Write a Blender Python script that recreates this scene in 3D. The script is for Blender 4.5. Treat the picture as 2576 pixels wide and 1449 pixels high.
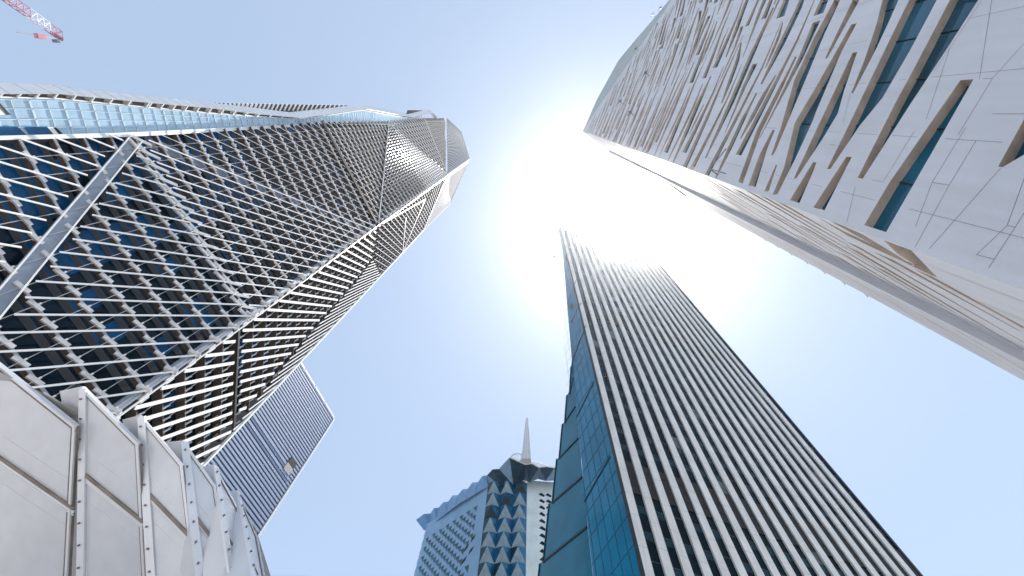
import bpy, math, random
import numpy as np
from mathutils import Matrix, Vector
from mathutils.geometry import delaunay_2d_cdt
for o in list(bpy.data.objects): bpy.data.objects.remove(o)
random.seed(7)
V = lambda *a: np.array(a, float)
SC = bpy.context.scene
COL = SC.collection

# ---------------------------------------------------------------- camera (eye at the origin, ground 1.6 m below)
FPX, CX, CY, ZX, ZY = 1145.0, 1288.0, 724.5, 1340.0, 285.0      # 16 mm lens; the zenith's place in the picture
_z = V(ZX-CX, -(ZY-CY), FPX); _z /= np.linalg.norm(_z)
_x = V(1,0,0) - _z*_z[0]; _x /= np.linalg.norm(_x)
_y = V(0,-1,0); _y = _y - _z*_y.dot(_z) - _x*_y.dot(_x); _y /= np.linalg.norm(_y)
cam_d = bpy.data.cameras.new('camera'); cam = bpy.data.objects.new('camera', cam_d); COL.objects.link(cam)
cam_d.sensor_width = 36.0; cam_d.lens = FPX/2576*36.0; cam_d.clip_start = 0.1; cam_d.clip_end = 6000
cam.matrix_world = Matrix(((_x[0],_x[1],-_x[2],0),(_y[0],_y[1],-_y[2],0),(_z[0],_z[1],-_z[2],0),(0,0,0,1)))
SC.camera = cam

# ---------------------------------------------------------------- sky, sun, exposure
def ray(x, y):
    v = V(x-CX, -(y-CY), FPX); v = V(v.dot(_x), v.dot(_y), v.dot(_z)); return v/np.linalg.norm(v)
SUN = ray(1562, 560)
sun_el = math.asin(SUN[2]); sun_az = math.atan2(SUN[0], SUN[1])
w = bpy.data.worlds.new('World'); SC.world = w; w.use_nodes = True
nt = w.node_tree; bg = nt.nodes['Background']
sky = nt.nodes.new('ShaderNodeTexSky'); sky.sky_type = 'NISHITA'; sky.sun_disc = False
sky.sun_elevation = sun_el; sky.sun_rotation = sun_az
sky.air_density = 0.8; sky.dust_density = 0.75; sky.ozone_density = 1.6; sky.altitude = 600
hs_ = nt.nodes.new('ShaderNodeHueSaturation'); hs_.inputs['Saturation'].default_value = 0.80
nt.links.new(sky.outputs['Color'], hs_.inputs['Color']); tm_ = nt.nodes.new('ShaderNodeMix'); tm_.data_type = 'RGBA'; tm_.blend_type = 'MULTIPLY'; tm_.inputs[0].default_value = 1.0; tm_.inputs[7].default_value = (1.0,1.0,1.0,1)
nt.links.new(hs_.outputs['Color'], tm_.inputs[6]); hm_ = nt.nodes.new('ShaderNodeMix'); hm_.data_type = 'RGBA'; hm_.inputs[0].default_value = 0.56; hm_.inputs[7].default_value = (1.74,2.24,2.80,1)     # flat pale blue mixed into the sky colour evens it out
nt.links.new(tm_.outputs[2], hm_.inputs[6]); nt.links.new(hm_.outputs[2], bg.inputs['Color']); bg.inputs['Strength'].default_value = 0.15
sd = bpy.data.lights.new('sun', 'SUN'); sd.energy = 4.8; sd.angle = math.radians(0.5); sd.color = (1.0, 0.95, 0.88)
so = bpy.data.objects.new('sun', sd); COL.objects.link(so)
so.rotation_euler = Vector(SUN).to_track_quat('Z', 'Y').to_euler()
SC.view_settings.view_transform = 'Standard'; SC.view_settings.look = 'None'; SC.view_settings.gamma = 1.0
SC.view_settings.exposure = 1.04
SC.cycles.max_bounces = 6; SC.cycles.diffuse_bounces = 3; SC.cycles.glossy_bounces = 3

# ---------------------------------------------------------------- helpers
def at_z(x, y, z): r = ray(x, y); return r*(z/r[2])
def on_plane(x, y, p0, n): r = ray(x, y); return r*(p0.dot(n)/r.dot(n))
def az_pt(az, d, z=0.0): a = math.radians(az); return V(math.sin(a)*d, math.cos(a)*d, z)
def at_d(x, y, d): r = ray(x, y); return r*(d/math.hypot(r[0], r[1]))
def unit(v): return v/np.linalg.norm(v)

def mat(name, base, rough=0.6, metal=0.0, ior=1.45, vary=0.06, scale=0.6, spec=0.5, bump=0.0, bscale=4.0, streak=0.0):
    m = bpy.data.materials.new(name); m.use_nodes = True; t = m.node_tree; b = t.nodes['Principled BSDF']
    b.inputs['Roughness'].default_value = rough; b.inputs['Metallic'].default_value = metal
    b.inputs['IOR'].default_value = ior; b.inputs['Specular IOR Level'].default_value = spec
    tc = t.nodes.new('ShaderNodeTexCoord'); n = t.nodes.new('ShaderNodeTexNoise'); n.inputs['Scale'].default_value = scale
    n.inputs['Detail'].default_value = 6.0
    r = t.nodes.new('ShaderNodeValToRGB'); r.color_ramp.elements[0].position = 0.3; r.color_ramp.elements[1].position = 0.7
    r.color_ramp.elements[0].color = tuple(c*(1-vary) for c in base)+(1,); r.color_ramp.elements[1].color = tuple(min(1, c*(1+vary)) for c in base)+(1,)
    t.links.new(tc.outputs['Object'], n.inputs['Vector']); t.links.new(n.outputs['Fac'], r.inputs['Fac']); t.links.new(r.outputs['Color'], b.inputs['Base Color'])
    if streak:
        mp = t.nodes.new('ShaderNodeMapping'); mp.inputs['Scale'].default_value = (1.3, 1.3, 0.07); n3 = t.nodes.new('ShaderNodeTexNoise'); n3.inputs['Scale'].default_value = 1.6; n3.inputs['Detail'].default_value = 8.0
        r3 = t.nodes.new('ShaderNodeValToRGB'); r3.color_ramp.elements[0].position = 0.35; r3.color_ramp.elements[1].position = 0.65
        r3.color_ramp.elements[0].color = (1-streak,1-streak*1.05,1-streak*1.15,1); r3.color_ramp.elements[1].color = (1,1,1,1)
        mx = t.nodes.new('ShaderNodeMix'); mx.data_type = 'RGBA'; mx.blend_type = 'MULTIPLY'; mx.inputs[0].default_value = 1.0
        t.links.new(tc.outputs['Object'], mp.inputs['Vector']); t.links.new(mp.outputs['Vector'], n3.inputs['Vector']); t.links.new(n3.outputs['Fac'], r3.inputs['Fac'])
        t.links.new(r.outputs['Color'], mx.inputs[6]); t.links.new(r3.outputs['Color'], mx.inputs[7]); t.links.new(mx.outputs[2], b.inputs['Base Color'])
    if bump:
        n2 = t.nodes.new('ShaderNodeTexNoise'); n2.inputs['Scale'].default_value = bscale; bp = t.nodes.new('ShaderNodeBump')
        bp.inputs['Strength'].default_value = bump; bp.inputs['Distance'].default_value = 0.2
        t.links.new(tc.outputs['Object'], n2.inputs['Vector']); t.links.new(n2.outputs['Fac'], bp.inputs['Height']); t.links.new(bp.outputs['Normal'], b.inputs['Normal'])
    return m

class MB:
    def __init__(s): s.v = []; s.f = []; s.m = []
    def poly(s, pts, mi=0):
        i = len(s.v); s.v += [tuple(map(float, p)) for p in pts]; s.f.append(tuple(range(i, i+len(pts)))); s.m.append(mi)
    def box8(s, P, mi=0):          # P: 4 bottom + 4 top corners
        i = len(s.v); s.v += [tuple(map(float, p)) for p in P]
        for q in ((0,1,2,3),(7,6,5,4),(0,4,5,1),(1,5,6,2),(2,6,7,3),(3,7,4,0)): s.f.append(tuple(i+k for k in q)); s.m.append(mi)
    def beam(s, p, q, wd, th, nrm, mi=0, wd2=None):   # bar from p to q, wd across, th along nrm
        d = q-p; L = np.linalg.norm(d)
        if L < 1e-6: return
        d = d/L; nn = nrm - d*nrm.dot(d); nn = unit(nn); sd_ = np.cross(d, nn); w2 = wd if wd2 is None else wd2
        P = []
        for a, ww in ((p, wd), (q, w2)):
            P += [a - sd_*ww/2 - nn*th/2, a + sd_*ww/2 - nn*th/2, a + sd_*ww/2 + nn*th/2, a - sd_*ww/2 + nn*th/2]
        s.box8(P, mi)
    def tube(s, p, q, r, n=6, mi=0, r2=None):
        d = unit(q-p); a = np.cross(d, V(0,0,1) if abs(d[2]) < 0.9 else V(1,0,0)); a = unit(a); b = np.cross(d, a); r2 = r if r2 is None else r2
        i = len(s.v)
        for c, rr in ((p, r), (q, r2)):
            for k in range(n):
                t = 2*math.pi*k/n; s.v.append(tuple(map(float, c + (a*math.cos(t)+b*math.sin(t))*rr)))
        for k in range(n):
            j = (k+1) % n; s.f.append((i+k, i+j, i+n+j, i+n+k)); s.m.append(mi)
        s.f.append(tuple(i+k for k in range(n))[::-1]); s.m.append(mi); s.f.append(tuple(i+n+k for k in range(n))); s.m.append(mi)
    def join(s, o, off=0):
        i = len(s.v); s.v += o.v; s.f += [tuple(k+i for k in f) for f in o.f]; s.m += [k+off for k in o.m]
    def size(s):                   # rough apparent size from the eye
        a = np.array(s.v); c = a.mean(0); return np.linalg.norm(a.max(0)-a.min(0))/max(1.0, np.linalg.norm(c))
    def build(s, name, mats, parent=None, label=None, kind=None):
        if not isinstance(mats, (list, tuple)): mats = [mats]
        me = bpy.data.meshes.new(name); me.from_pydata(s.v, [], s.f)
        for m_ in mats: me.materials.append(m_)
        if len(mats) > 1: me.polygons.foreach_set('material_index', s.m)
        me.update(); o = bpy.data.objects.new(name, me); COL.objects.link(o)
        if parent is not None:
            o.parent = parent; o.matrix_parent_inverse = Matrix.Translation(parent.location).inverted()
        if label: o['label'] = label
        if kind: o['kind'] = kind
        return o
def thing(name, label, cat, loc, group=None):
    o = bpy.data.objects.new(name, None); COL.objects.link(o); o.location = tuple(map(float, loc)); o['label'] = label; o['category'] = cat
    if group: o['group'] = group
    return o
def spread(items, name, mats, parent, limit=100):      # the largest in view are parts, the rest one 'stuff' part
    items = sorted([m for m in items if m.v], key=lambda m: -m.size())
    for m_ in items[:limit]: m_.build(name, mats, parent)
    if items[limit:]:
        r = MB()
        for m_ in items[limit:]: r.join(m_)
        r.build(name, mats, parent, kind='stuff')

# ---------------------------------------------------------------- materials
M_white   = mat('white_paint', (0.80,0.80,0.78), 0.42, vary=0.04)
M_slat    = mat('slat_white', (0.82,0.81,0.78), 0.38, vary=0.05)
M_bracket = mat('bracket_metal', (0.66,0.63,0.60), 0.36, 0.3, vary=0.15, scale=1.5)
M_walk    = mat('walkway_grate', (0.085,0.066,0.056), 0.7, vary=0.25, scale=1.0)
M_dglass  = mat('tower_glass', (0.0025,0.013,0.024), 0.06, ior=1.45, spec=0.22, vary=0.5, scale=0.25)
M_dglass2 = mat('tower_glass_blue', (0.004,0.065,0.16), 0.06, ior=1.45, spec=0.25, vary=0.4, scale=0.25)
M_mull    = mat('mullion_dark', (0.05,0.055,0.06), 0.5)
M_glint     = mat('glint_plate', (0.36,0.38,0.42), 0.085, 0.9, vary=0.1, scale=2)  # for the plates added to make the glint on the upper facets
M_upslat  = mat('upper_slat_grey', (0.50,0.51,0.53), 0.7, vary=0.08, spec=0.15)
M_rod     = mat('rod_grey', (0.42,0.41,0.42), 0.45, 0.3)
M_channel = mat('channel_bluegrey', (0.30,0.33,0.38), 0.35, 0.3, vary=0.12)
M_trim    = mat('trim_white_metal', (0.74,0.75,0.75), 0.35, 0.1, vary=0.05, scale=0.3)
M_slotgl  = mat('slot_glass', (0.40,0.54,0.64), 0.15, 0.15, spec=0.5, vary=0.16, scale=0.35)
M_slotgl2 = mat('slot_glass_open', (0.010,0.085,0.20), 0.1, spec=0.5, vary=0.3)
M_slotmul = mat('slot_mullion', (0.53,0.64,0.71), 0.3, 0.1)
M_stone   = mat('pale_stone', (0.61,0.607,0.63), 0.5, vary=0.05, scale=0.35, bump=0.02, bscale=30, streak=0.07)
M_joint   = mat('stone_joint', (0.28,0.25,0.25), 0.8)
M_reveal  = mat('beige_reveal', (0.58,0.475,0.39), 0.75, vary=0.16, scale=1.3, streak=0.14)
M_pane    = mat('stone_window_glass', (0.004,0.075,0.125), 0.08, spec=0.45, vary=0.5, scale=0.25)
M_pier    = mat('pier_stone', (0.62,0.61,0.585), 0.5, vary=0.10, scale=0.35, streak=0.12)
M_sglass  = mat('stripe_glass', (0.001,0.008,0.013), 0.12, spec=0.07, vary=0.4, scale=0.2)
M_sglass2 = mat('stripe_spandrel', (0.002,0.022,0.032), 0.14, spec=0.2, vary=0.35, scale=0.4)
M_blind   = mat('window_blind', (0.045,0.055,0.058), 0.3, vary=0.2)
M_louv    = mat('louvre_dark', (0.010,0.008,0.0075), 0.7, vary=0.2)
M_bglass  = mat('blue_glass', (0.0005,0.16,0.29), 0.10, spec=0.2, vary=0.22, scale=0.12)
M_bglass2 = mat('blue_glass_deep', (0.0005,0.125,0.205), 0.12, spec=0.2, vary=0.25, scale=0.12)
M_black   = mat('black_edge', (0.008,0.009,0.012), 0.5)
M_blueP   = mat('pale_blue_panel', (0.21,0.37,0.55), 0.45, vary=0.12, scale=0.3)
M_whiteP  = mat('pale_white_panel', (0.66,0.74,0.76), 0.45, vary=0.10, scale=0.4)
M_dent    = mat('dent_teal', (0.075,0.17,0.23), 0.4, vary=0.3)
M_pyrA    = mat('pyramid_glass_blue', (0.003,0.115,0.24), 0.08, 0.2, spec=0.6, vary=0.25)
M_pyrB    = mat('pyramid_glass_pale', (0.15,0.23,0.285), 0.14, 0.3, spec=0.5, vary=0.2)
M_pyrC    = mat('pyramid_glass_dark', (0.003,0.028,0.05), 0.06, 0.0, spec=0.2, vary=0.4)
M_crownB  = mat('crown_blue', (0.10,0.24,0.43), 0.3, 0.2, vary=0.12)
M_spire   = mat('spire_metal', (0.62,0.63,0.64), 0.4, 0.2)
M_louvL   = mat('louvre_light', (0.32,0.38,0.50), 0.4, 0.2)
M_louvD   = mat('louvre_gap', (0.045,0.07,0.15), 0.4)
M_podium  = mat('podium_panel', (0.64,0.645,0.66), 0.36, 0.15, vary=0.035, scale=0.4, streak=0.06, bump=0.05, bscale=0.5)
M_podedge = mat('podium_edge', (0.70,0.70,0.71), 0.35, 0.2)
M_podgap  = mat('podium_gap', (0.22,0.185,0.16), 0.7, vary=0.25, scale=2)
M_bolt    = mat('bolt_brown', (0.20,0.15,0.13), 0.6)
M_red     = mat('crane_red', (0.56,0.24,0.28), 0.6)
M_cwhite  = mat('crane_white', (0.85,0.80,0.82), 0.5)
M_grey    = mat('mast_grey', (0.20,0.20,0.23), 0.5)
M_ground  = mat('plaza_paving', (0.36,0.365,0.38), 0.8, vary=0.15, scale=0.4)
M_conc    = mat('roof_concrete', (0.42,0.42,0.41), 0.8)
M_screen  = mat('parapet_screen', (0.40,0.44,0.43), 0.4, 0.2)

# ---------------------------------------------------------------- ground
g = MB(); g.poly([V(-600,-600,-1.6),V(600,-600,-1.6),V(600,600,-1.6),V(-600,600,-1.6)])
go = g.build('ground', M_ground); go['kind'] = 'structure'; go['label'] = 'pale paved plaza the towers stand on'

# ================================================================ wall with openings
def inside(p, poly):
    c = False; x, y = p; n = len(poly)
    for i in range(n):
        x1, y1 = poly[i]; x2, y2 = poly[(i+1) % n]
        if (y1 > y) != (y2 > y) and x < (x2-x1)*(y-y1)/(y2-y1)+x1: c = not c
    return c
def wall_holes(outer, holes):
    """2-D polygon with holes -> verts, triangles (CDT)."""
    vs = []; es = []; 
    for loop in [outer]+holes:
        i = len(vs); n = len(loop); vs += [Vector((float(a), float(b))) for a, b in loop]; es += [(i+k, i+(k+1) % n) for k in range(n)]
    r = delaunay_2d_cdt(vs, es, [], 0, 1e-4); pv = [(p.x, p.y) for p in r[0]]; out = []
    bb = [(min(a for a, b in q), max(a for a, b in q), min(b for a, b in q), max(b for a, b in q)) for q in holes]
    for f in r[2]:
        c = (sum(pv[k][0] for k in f)/len(f), sum(pv[k][1] for k in f)/len(f))
        if not inside(c, outer): continue
        if any(q0 <= c[0] <= q1 and q2 <= c[1] <= q3 and inside(c, q) for q, (q0, q1, q2, q3) in zip(holes, bb)): continue
        out.append(tuple(f))
    return pv, out
def seg_cross(a, b, c, d):
    o = lambda p, q, r: (q[0]-p[0])*(r[1]-p[1])-(q[1]-p[1])*(r[0]-p[0])
    return o(a,b,c)*o(a,b,d) < 0 and o(c,d,a)*o(c,d,b) < 0
def polys_hit(p, q):
    if any(inside(a, q) for a in p) or any(inside(a, p) for a in q): return True
    return any(seg_cross(p[i], p[(i+1) % len(p)], q[j], q[(j+1) % len(q)]) for i in range(len(p)) for j in range(len(q)))
def grow(p, e):
    cx = sum(a for a, b in p)/len(p); cy = sum(b for a, b in p)/len(p)
    out = []
    for a, b in p:
        l = math.hypot(a-cx, b-cy); out.append((a+(a-cx)/l*e, b+(b-cy)/l*e))
    return out

# ================================================================ 1. stone building, right
def stone_building():
    A = at_z(1465, 330, 100); A[2] = 0
    B = at_z(1690, 0, 100); B[2] = 0
    h = unit(B-A); n = V(h[1], -h[0], 0); h2 = -V(n[0], n[1], 0); n2 = V(h2[1], -h2[0], 0)
    if n.dot(A) > 0: n = -n
    h2 = -n; n2 = V(h2[1], -h2[0], 0)
    if n2.dot(A) > 0: n2 = -n2
    Lw = 36.0; U2 = 6.9; pr = 0.26; UE = 11.2; H = 100.0
    root = thing('stone_building', 'pale stone panelled building with slanted beige slot windows at right', 'building', A+V(0,0,-1.6))
    P1 = lambda u, z, o=0.0: A + h*u + V(0,0,z) + n*o
    P2 = lambda u, z, o=0.0: A + h2*u + V(0,0,z) + n2*o
    def uv1(x, y): p = on_plane(x, y, A, n); return (float((p-A).dot(h)), float(p[2]))
    def uv2(x, y): p = on_plane(x, y, A, n2); return (float((p-A).dot(h2)), float(p[2]))
    e = 0.06
    hand = [  # outlines of the large openings, read off the facade and laid on its plane
      [(2416,201.5),(2449,199.3),(2338,394.6),(2229,584),(2174,566),(2237.6,459)],
      [(2400,-20),(2480,-30),(2382.5,122),(2289,263.5),(2170.4,449.3),(2157,447.8),(2254.5,254.8),(2289,191.7)],
      [(2300,-25),(2372,-30),(2339.3,32.7),(2289.4,126.3),(2220,246),(2163,315.6),(2088.7,425.5),(2080.4,425),(2134.8,315.6),(2174,233),(2274,26)],
      [(2226,-25),(2270,-22),(2239,48),(2204.5,122),(2146,234.8),(2141.3,234.1),(2174,152),(2205,60)],
      [(2141.3,62),(2155.5,58),(2118,128),(2052,283),(2046.3,300),(2001.8,397),(1956,488),(1943,490.5),(1972.8,420),(1999,310),(2012,287),(2052,220)],
      [(2144.6,132.9),(2156.5,130.7),(2124,226.5),(2107.5,285.3),(2069,349.6),(2002.8,449.3),(1996.6,448.9),(2058.5,315.6)],
      [(2045.2,407.5),(2053.5,408.5),(2047,428),(2011,511),(1987,503.5)],
      [(2129,394),(2142.5,395),(2074.2,529),(2046,522)],
      [(1943,326.8),(1949,327),(1930,375),(1900,473),(1882,468),(1910,390)],
      [(1951.5,414.7),(1955,414.7),(1932.5,484),(1922.5,481)],
      [(2098.7,0),(2113.7,0),(2075,83),(2032,187),(1952,377),(1944,391.5),(1940,390),(1965.3,316.7),(1998.7,200),(2048.7,93)],
      [(2145,0),(2162,0),(2081,147),(2075.3,146.5)],
      [(1999.5,143),(2004.5,142.5),(1960,240),(1915,330),(1868,462),(1857,457.5),(1903.8,326.7)],
      [(2576,300),(2600,295),(2600,375),(2522,420.5),(2511,419)],
    ]
    holes = []
    for q in hand:
        p = [uv1(*a) for a in q]; p = [(max(a, e), b) for a, b in p]
        holes.append(p)
    # rows of slanted slots above the hand-laid ones
    def slope(z): return float(np.interp(z, [14,18,24,30,37,45,52,75,90], [.35,.45,.6,.66,.85,.97,1.15,1.55,1.75]))*rs
    rng = random.Random(11); boxes = []
    bb_ = lambda p, m=0: (min(a for a, b in p)-m, max(a for a, b in p)+m, min(b for a, b in p)-m, max(b for a, b in p)+m)
    boxes = [bb_(q) for q in holes]
    def floor_z(u): return 21.6 + 0.62*u if u < 12 else 29+0.35*(u-12)      # the hand-laid ones and plain stone lie below
    def slot(u0, z_, ln, fac, kind, tm):
        up, dn = [], []; n_ = 3; pu = []
        for i in range(n_+1):
            t = i/n_; u = u0+ln*t; pu.append((u, z_))
            z_ += field(z_)*fac[0 if t < .5 else 1]*ln/n_
        for i, (u, z) in enumerate(pu):
            t = i/n_; sl = math.hypot(1, field(z)*fac[0])
            th = tm*sl*{0:(1-t)*.9+.1, 1:t*.9+.1, 2:1-.75*abs(2*t-1), 3:1.0}[kind]
            up.append((u, z+th*.5)); dn.append((u, z-th*.5))
        return dn+up[::-1]
    field = lambda z: float(np.interp(z, [14,18,24,30,37,45,52,75,90], [.35,.45,.6,.66,.85,.97,1.15,1.55,1.75]))
    def try_slot(u, z, ln, fac, kind, tm, mg):
        p = slot(u, z, ln, fac, kind, tm); x0, x1, y0, y1 = bb_(p)
        if x0 < e-1e-6 or x1 > Lw-.3 or y1 > 99.0 or any(b < floor_z(a) for a, b in p): return False
        gp = slot(u-.1, z-field(z)*fac[0]*.1, ln+.2, fac, 3 if kind == 3 else kind, tm+mg*2)
        gb = bb_(gp)
        for q, bq in zip(holes, boxes):
            if gb[1] < bq[0] or gb[0] > bq[1] or gb[3] < bq[2] or gb[2] > bq[3]: continue
            if polys_hit(gp, q): return False
        holes.append(p); boxes.append(bb_(p)); return True
    z = 22.4; row = 0
    while z < 98:
        u, zc, piece = e, z, 0
        if row % 3 == 2: u = e+rng.uniform(.4, 1.6); zc += field(zc)*u
        while u < Lw-3 and zc < 97:
            ln = rng.uniform(5.0, 12.0); f = 1.09 if (row+piece) % 2 else .91; kd = rng.choice([0, 2, 2, 1]) if piece else rng.choice([0, 2])
            f2 = 2-f; tm = rng.uniform(.55, .92)
            for _ in range(4):
                if try_slot(u, zc, ln, (f, f2), kd, tm, .07): break
                ln *= .75; tm *= .8
            adv = ln+rng.uniform(.25, .9)
            for _k in range(10): zc += field(zc)*adv/10
            u += adv; piece += 1
        z += 1.40 if z < 60 else 1.5; row += 1
    for n_try, (l0, l1), (t0, t1) in ((900, (7, 12), (.5, .85)), (1500, (4, 7), (.4, .7)), (300, (2.5, 4), (.3, .45))):
        for _ in range(n_try):
            u = rng.uniform(e, Lw-3); z = rng.uniform(20, 97)
            f = rng.choice([.84, .93, 1.0, 1.08, 1.2])
            try_slot(u, z, rng.uniform(l0, l1), (f, f*rng.choice([1, 1, .78, 1.25])), rng.choice([0, 1, 2, 2]), rng.uniform(t0, t1), .09)
    # rows that start on the lower right, left of nothing: keep that part plain stone
    outer = [(0,-1.6),(Lw,-1.6),(Lw,H),(0,H)]
    vs, fs = wall_holes(outer, holes)
    wb = MB()
    for f in fs:
        pts = [P1(*vs[k]) for k in f]
        nn = np.cross(pts[1]-pts[0], pts[2]-pts[0])
        if nn.dot(n) < 0: pts = pts[::-1]
        wb.poly(pts, 0)
    # panel joints, 4 mm proud, cut where an opening lies
    def joint(a, b, hl, P, wd=0.028):
        N = max(2, int(math.hypot(b[0]-a[0], b[1]-a[1])/0.35)); run = None
        pts = [(a[0]+(b[0]-a[0])*k/N, a[1]+(b[1]-a[1])*k/N) for k in range(N+1)]
        ok = [not any(inside(p, q) for q in hl) for p in pts]
        k = 0
        while k < N:
            if ok[k] and ok[k+1]:
                j = k
                while j < N and ok[j+1]: j += 1
                p, q = pts[k], pts[j]; d = unit(V(q[0]-p[0], q[1]-p[1])); sx, sy = -d[1]*wd/2, d[0]*wd/2
                wb.poly([P(p[0]-sx,p[1]-sy,.004),P(q[0]-sx,q[1]-sy,.004),P(q[0]+sx,q[1]+sy,.004),P(p[0]+sx,p[1]+sy,.004)], 1); k = j
            k += 1
    hh = [grow(q, 0.02) for q in holes]
    for u in (1.05, 3.3, 5.5, 7.7, 10.1, 12.4, 14.8, 17.2, 19.6, 22.0, 24.4):
        joint((u, 3), (u, 60), hh, P1, 0.014)
    for a, b in [((2389,123),(2330,300)),((2470,0),(2350,180)),((2495,0),(2464,198)),((2576,110),(2497,197)),((2497,197),(2410,340)),
                 ((2497,197),(2449,199)),((2497,286.5),(2600,286.5)),((2345,459),(2303,570)),((2345,459),(2388,466)),((2388,466),(2302,622)),((2388,466),(2455,355)),
                 ((2345,459),(2430,320)),((2600,330),(2338,626)),((2534,567),(2458,640)),((2534,567),(2555,572)),((2600,500),(2487,675)),((2534,567),(2580,440)),
                 ((2140,234),(2120,310)),((1975,420),(1940,470)),((2157,449),(2130,560)),((2400,-10),(2300,170)),((2168,449),(2222,457)),((2222,457),(2300,330)),((2088,363),(2119,369)),
                 ((2205,552),(2237,562)),((2237,562),(2290,470)),((2455,640),(2500,652))]:
        joint(uv1(*a), uv1(*b), hh, P1, 0.016)
    wb.build('wall', [M_stone, M_joint], root)
    # each window: beige reveal with its pane as sub-part
    wins = []
    def window(p, P, outn, depth):
        r = MB(); a2 = sum(p[i][0]*p[(i+1) % len(p)][1]-p[(i+1) % len(p)][0]*p[i][1] for i in range(len(p)))
        q = p if a2 > 0 else p[::-1]
        for i in range(len(q)):
            a, b = q[i], q[(i+1) % len(q)]
            r.poly([P(*a), P(*b), P(*b, -depth), P(*a, -depth)], 0)
        g_ = MB(); vs2, fs2 = wall_holes(q, [])
        for f in fs2:
            pts = [P(*vs2[k], -depth+0.02) for k in f]
            if np.cross(pts[1]-pts[0], pts[2]-pts[0]).dot(outn) < 0: pts = pts[::-1]
            g_.poly(pts, 0)
        # thin transoms across the pane
        us = [a for a, b in q]
        for k in range(int(min(us)/1.9)+1, int(max(us)/1.9)+1):
            u = k*1.9; zz = []
            for i in range(len(q)):
                (a1, b1), (a2_, b2_) = q[i], q[(i+1) % len(q)]
                if (a1 > u) != (a2_ > u): zz.append(b1+(u-a1)/(a2_-a1)*(b2_-b1))
            zz.sort()
            for z0_, z1_ in zip(zz[0::2], zz[1::2]): g_.beam(P(u, z0_, -depth+.035), P(u, z1_, -depth+.035), .045, .03, outn, 1)
        wins.append((r, g_))
    for k, p in enumerate(holes): window(p, P1, n, 0.34 if k < 14 else 0.20)
    # second face
    holes2 = []; rng = random.Random(5); z0 = 12.0
    corner2 = [[(2176,568),(2229,587),(2290,628),(2359,699),(2330,684),(2260,640)],[(2014,514.5),(2120,580),(2352,690),(2346,694),(2130,592)],[(2047,524),(2075,532.5),(2170,590),(2300,668),(2290,668),(2140,585)]]
    for q in corner2:
        p = [(max(a, e), b) for a, b in (uv2(*c) for c in q)]
        p = [(min(a, U2-0.1), b) for a, b in p]
        holes2.append(p)
    while z0 < 108:
        u = e if rng.random() < 0.5 else rng.uniform(0.3, 2.6)
        while u < U2-1.2:
            ln = rng.uniform(1.6, 4.4); u1 = min(u+ln, U2-0.15); sl = rng.uniform(1.15, 1.5); z_a = z0-sl*u; z_b = z0-sl*u1; t = rng.uniform(.6,1.0)
            p = [(u,z_a-t*.5),(u1,z_b-t*.12),(u1,z_b+t*.12),(u,z_a+t*.5)]
            if z_b > 4 and max(b for a, b in p) < 98 and not any(polys_hit(grow(p, .1), q) for q in holes2): holes2.append(p)
            u = u1+rng.uniform(0.15, 0.8)
        z0 += 1.5
    wb2 = MB(); vs, fs = wall_holes([(0,-1.6),(U2,-1.6),(U2,H),(0,H)], holes2)
    wb = wb2
    for f in fs:
        pts = [P2(*vs[k]) for k in f]
        if np.cross(pts[1]-pts[0], pts[2]-pts[0]).dot(n2) < 0: pts = pts[::-1]
        wb2.poly(pts, 0)
    hh = [grow(q, .02) for q in holes2]
    joint((0.9, 2), (0.9, 60), hh, P2); joint((2.6, 2), (2.6, 60), hh, P2)
    # the projecting bay further along: shaded return, then its own slotted front
    wb2.box8([P2(U2,-1.6,-2),P2(UE,-1.6,-2),P2(UE,-1.6,pr),P2(U2,-1.6,pr),P2(U2,H,-2),P2(UE,H,-2),P2(UE,H,pr),P2(U2,H,pr)], 2)
    rng = random.Random(9); z0 = 10.0
    while z0 < 100:
        u0 = U2+rng.uniform(.4,1.6); u1 = min(u0+rng.uniform(1.5,3), UE-.1); zb = z0-1.6*(u1-u0)
        if zb > 3: wb2.poly([P2(u0,z0-.2,pr+.004),P2(u1,zb-.06,pr+.004),P2(u1,zb+.06,pr+.004),P2(u0,z0+.2,pr+.004)], 1)
        z0 += 1.3
    wb2.build('side_wall', [M_stone, M_reveal, M_stone], root)
    for p in holes2: window(p, P2, n2, 0.3)
    wins.sort(key=lambda w_: -w_[0].size())
    rr, gg = MB(), MB()
    for i, (r, g_) in enumerate(wins):
        if i < 99:
            wo = r.build('window', M_reveal, root); g_.build('pane', [M_pane, M_black], wo)
        else: rr.join(r); gg.join(g_)
    if rr.v:
        wo = rr.build('window', M_reveal, root, kind='stuff'); gg.build('pane', [M_pane, M_black], wo, kind='stuff')
    # body, roof and the screen standing on the roof edge
    b = MB(); dd = 1.0
    b.box8([P1(0.02,-1.6,-dd)+h2*0.0,P1(Lw,-1.6,-dd),P1(Lw,-1.6,-UE),P1(0.02,-1.6,-UE),P1(0.02,99.9,-dd),P1(Lw,99.9,-dd),P1(Lw,99.9,-UE),P1(0.02,99.9,-UE)])
    b = MB(); b.poly([P1(0,H,0),P1(Lw,H,0),P1(Lw,H,-UE),P1(0,H,-UE)]); b.poly([P1(Lw,-1.6,0),P1(Lw,-1.6,-UE),P1(Lw,H,-UE),P1(Lw,H,0)]); b.poly([P1(Lw,-1.6,-UE),P1(0,-1.6,-UE),P1(0,H,-UE),P1(Lw,H,-UE)])
    b.build('roof', M_conc, root)
    s = MB(); zt = 112.0
    pts = [(1466,331),(1500,253),(1555,153),(1600,98),(1640,52),(1690,-8)]; base = [at_z(*p, 100.2) for p in ((1470,329),(1515,262),(1575,172),(1618,112),(1655,56),(1696,-4))]
    top = []
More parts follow.
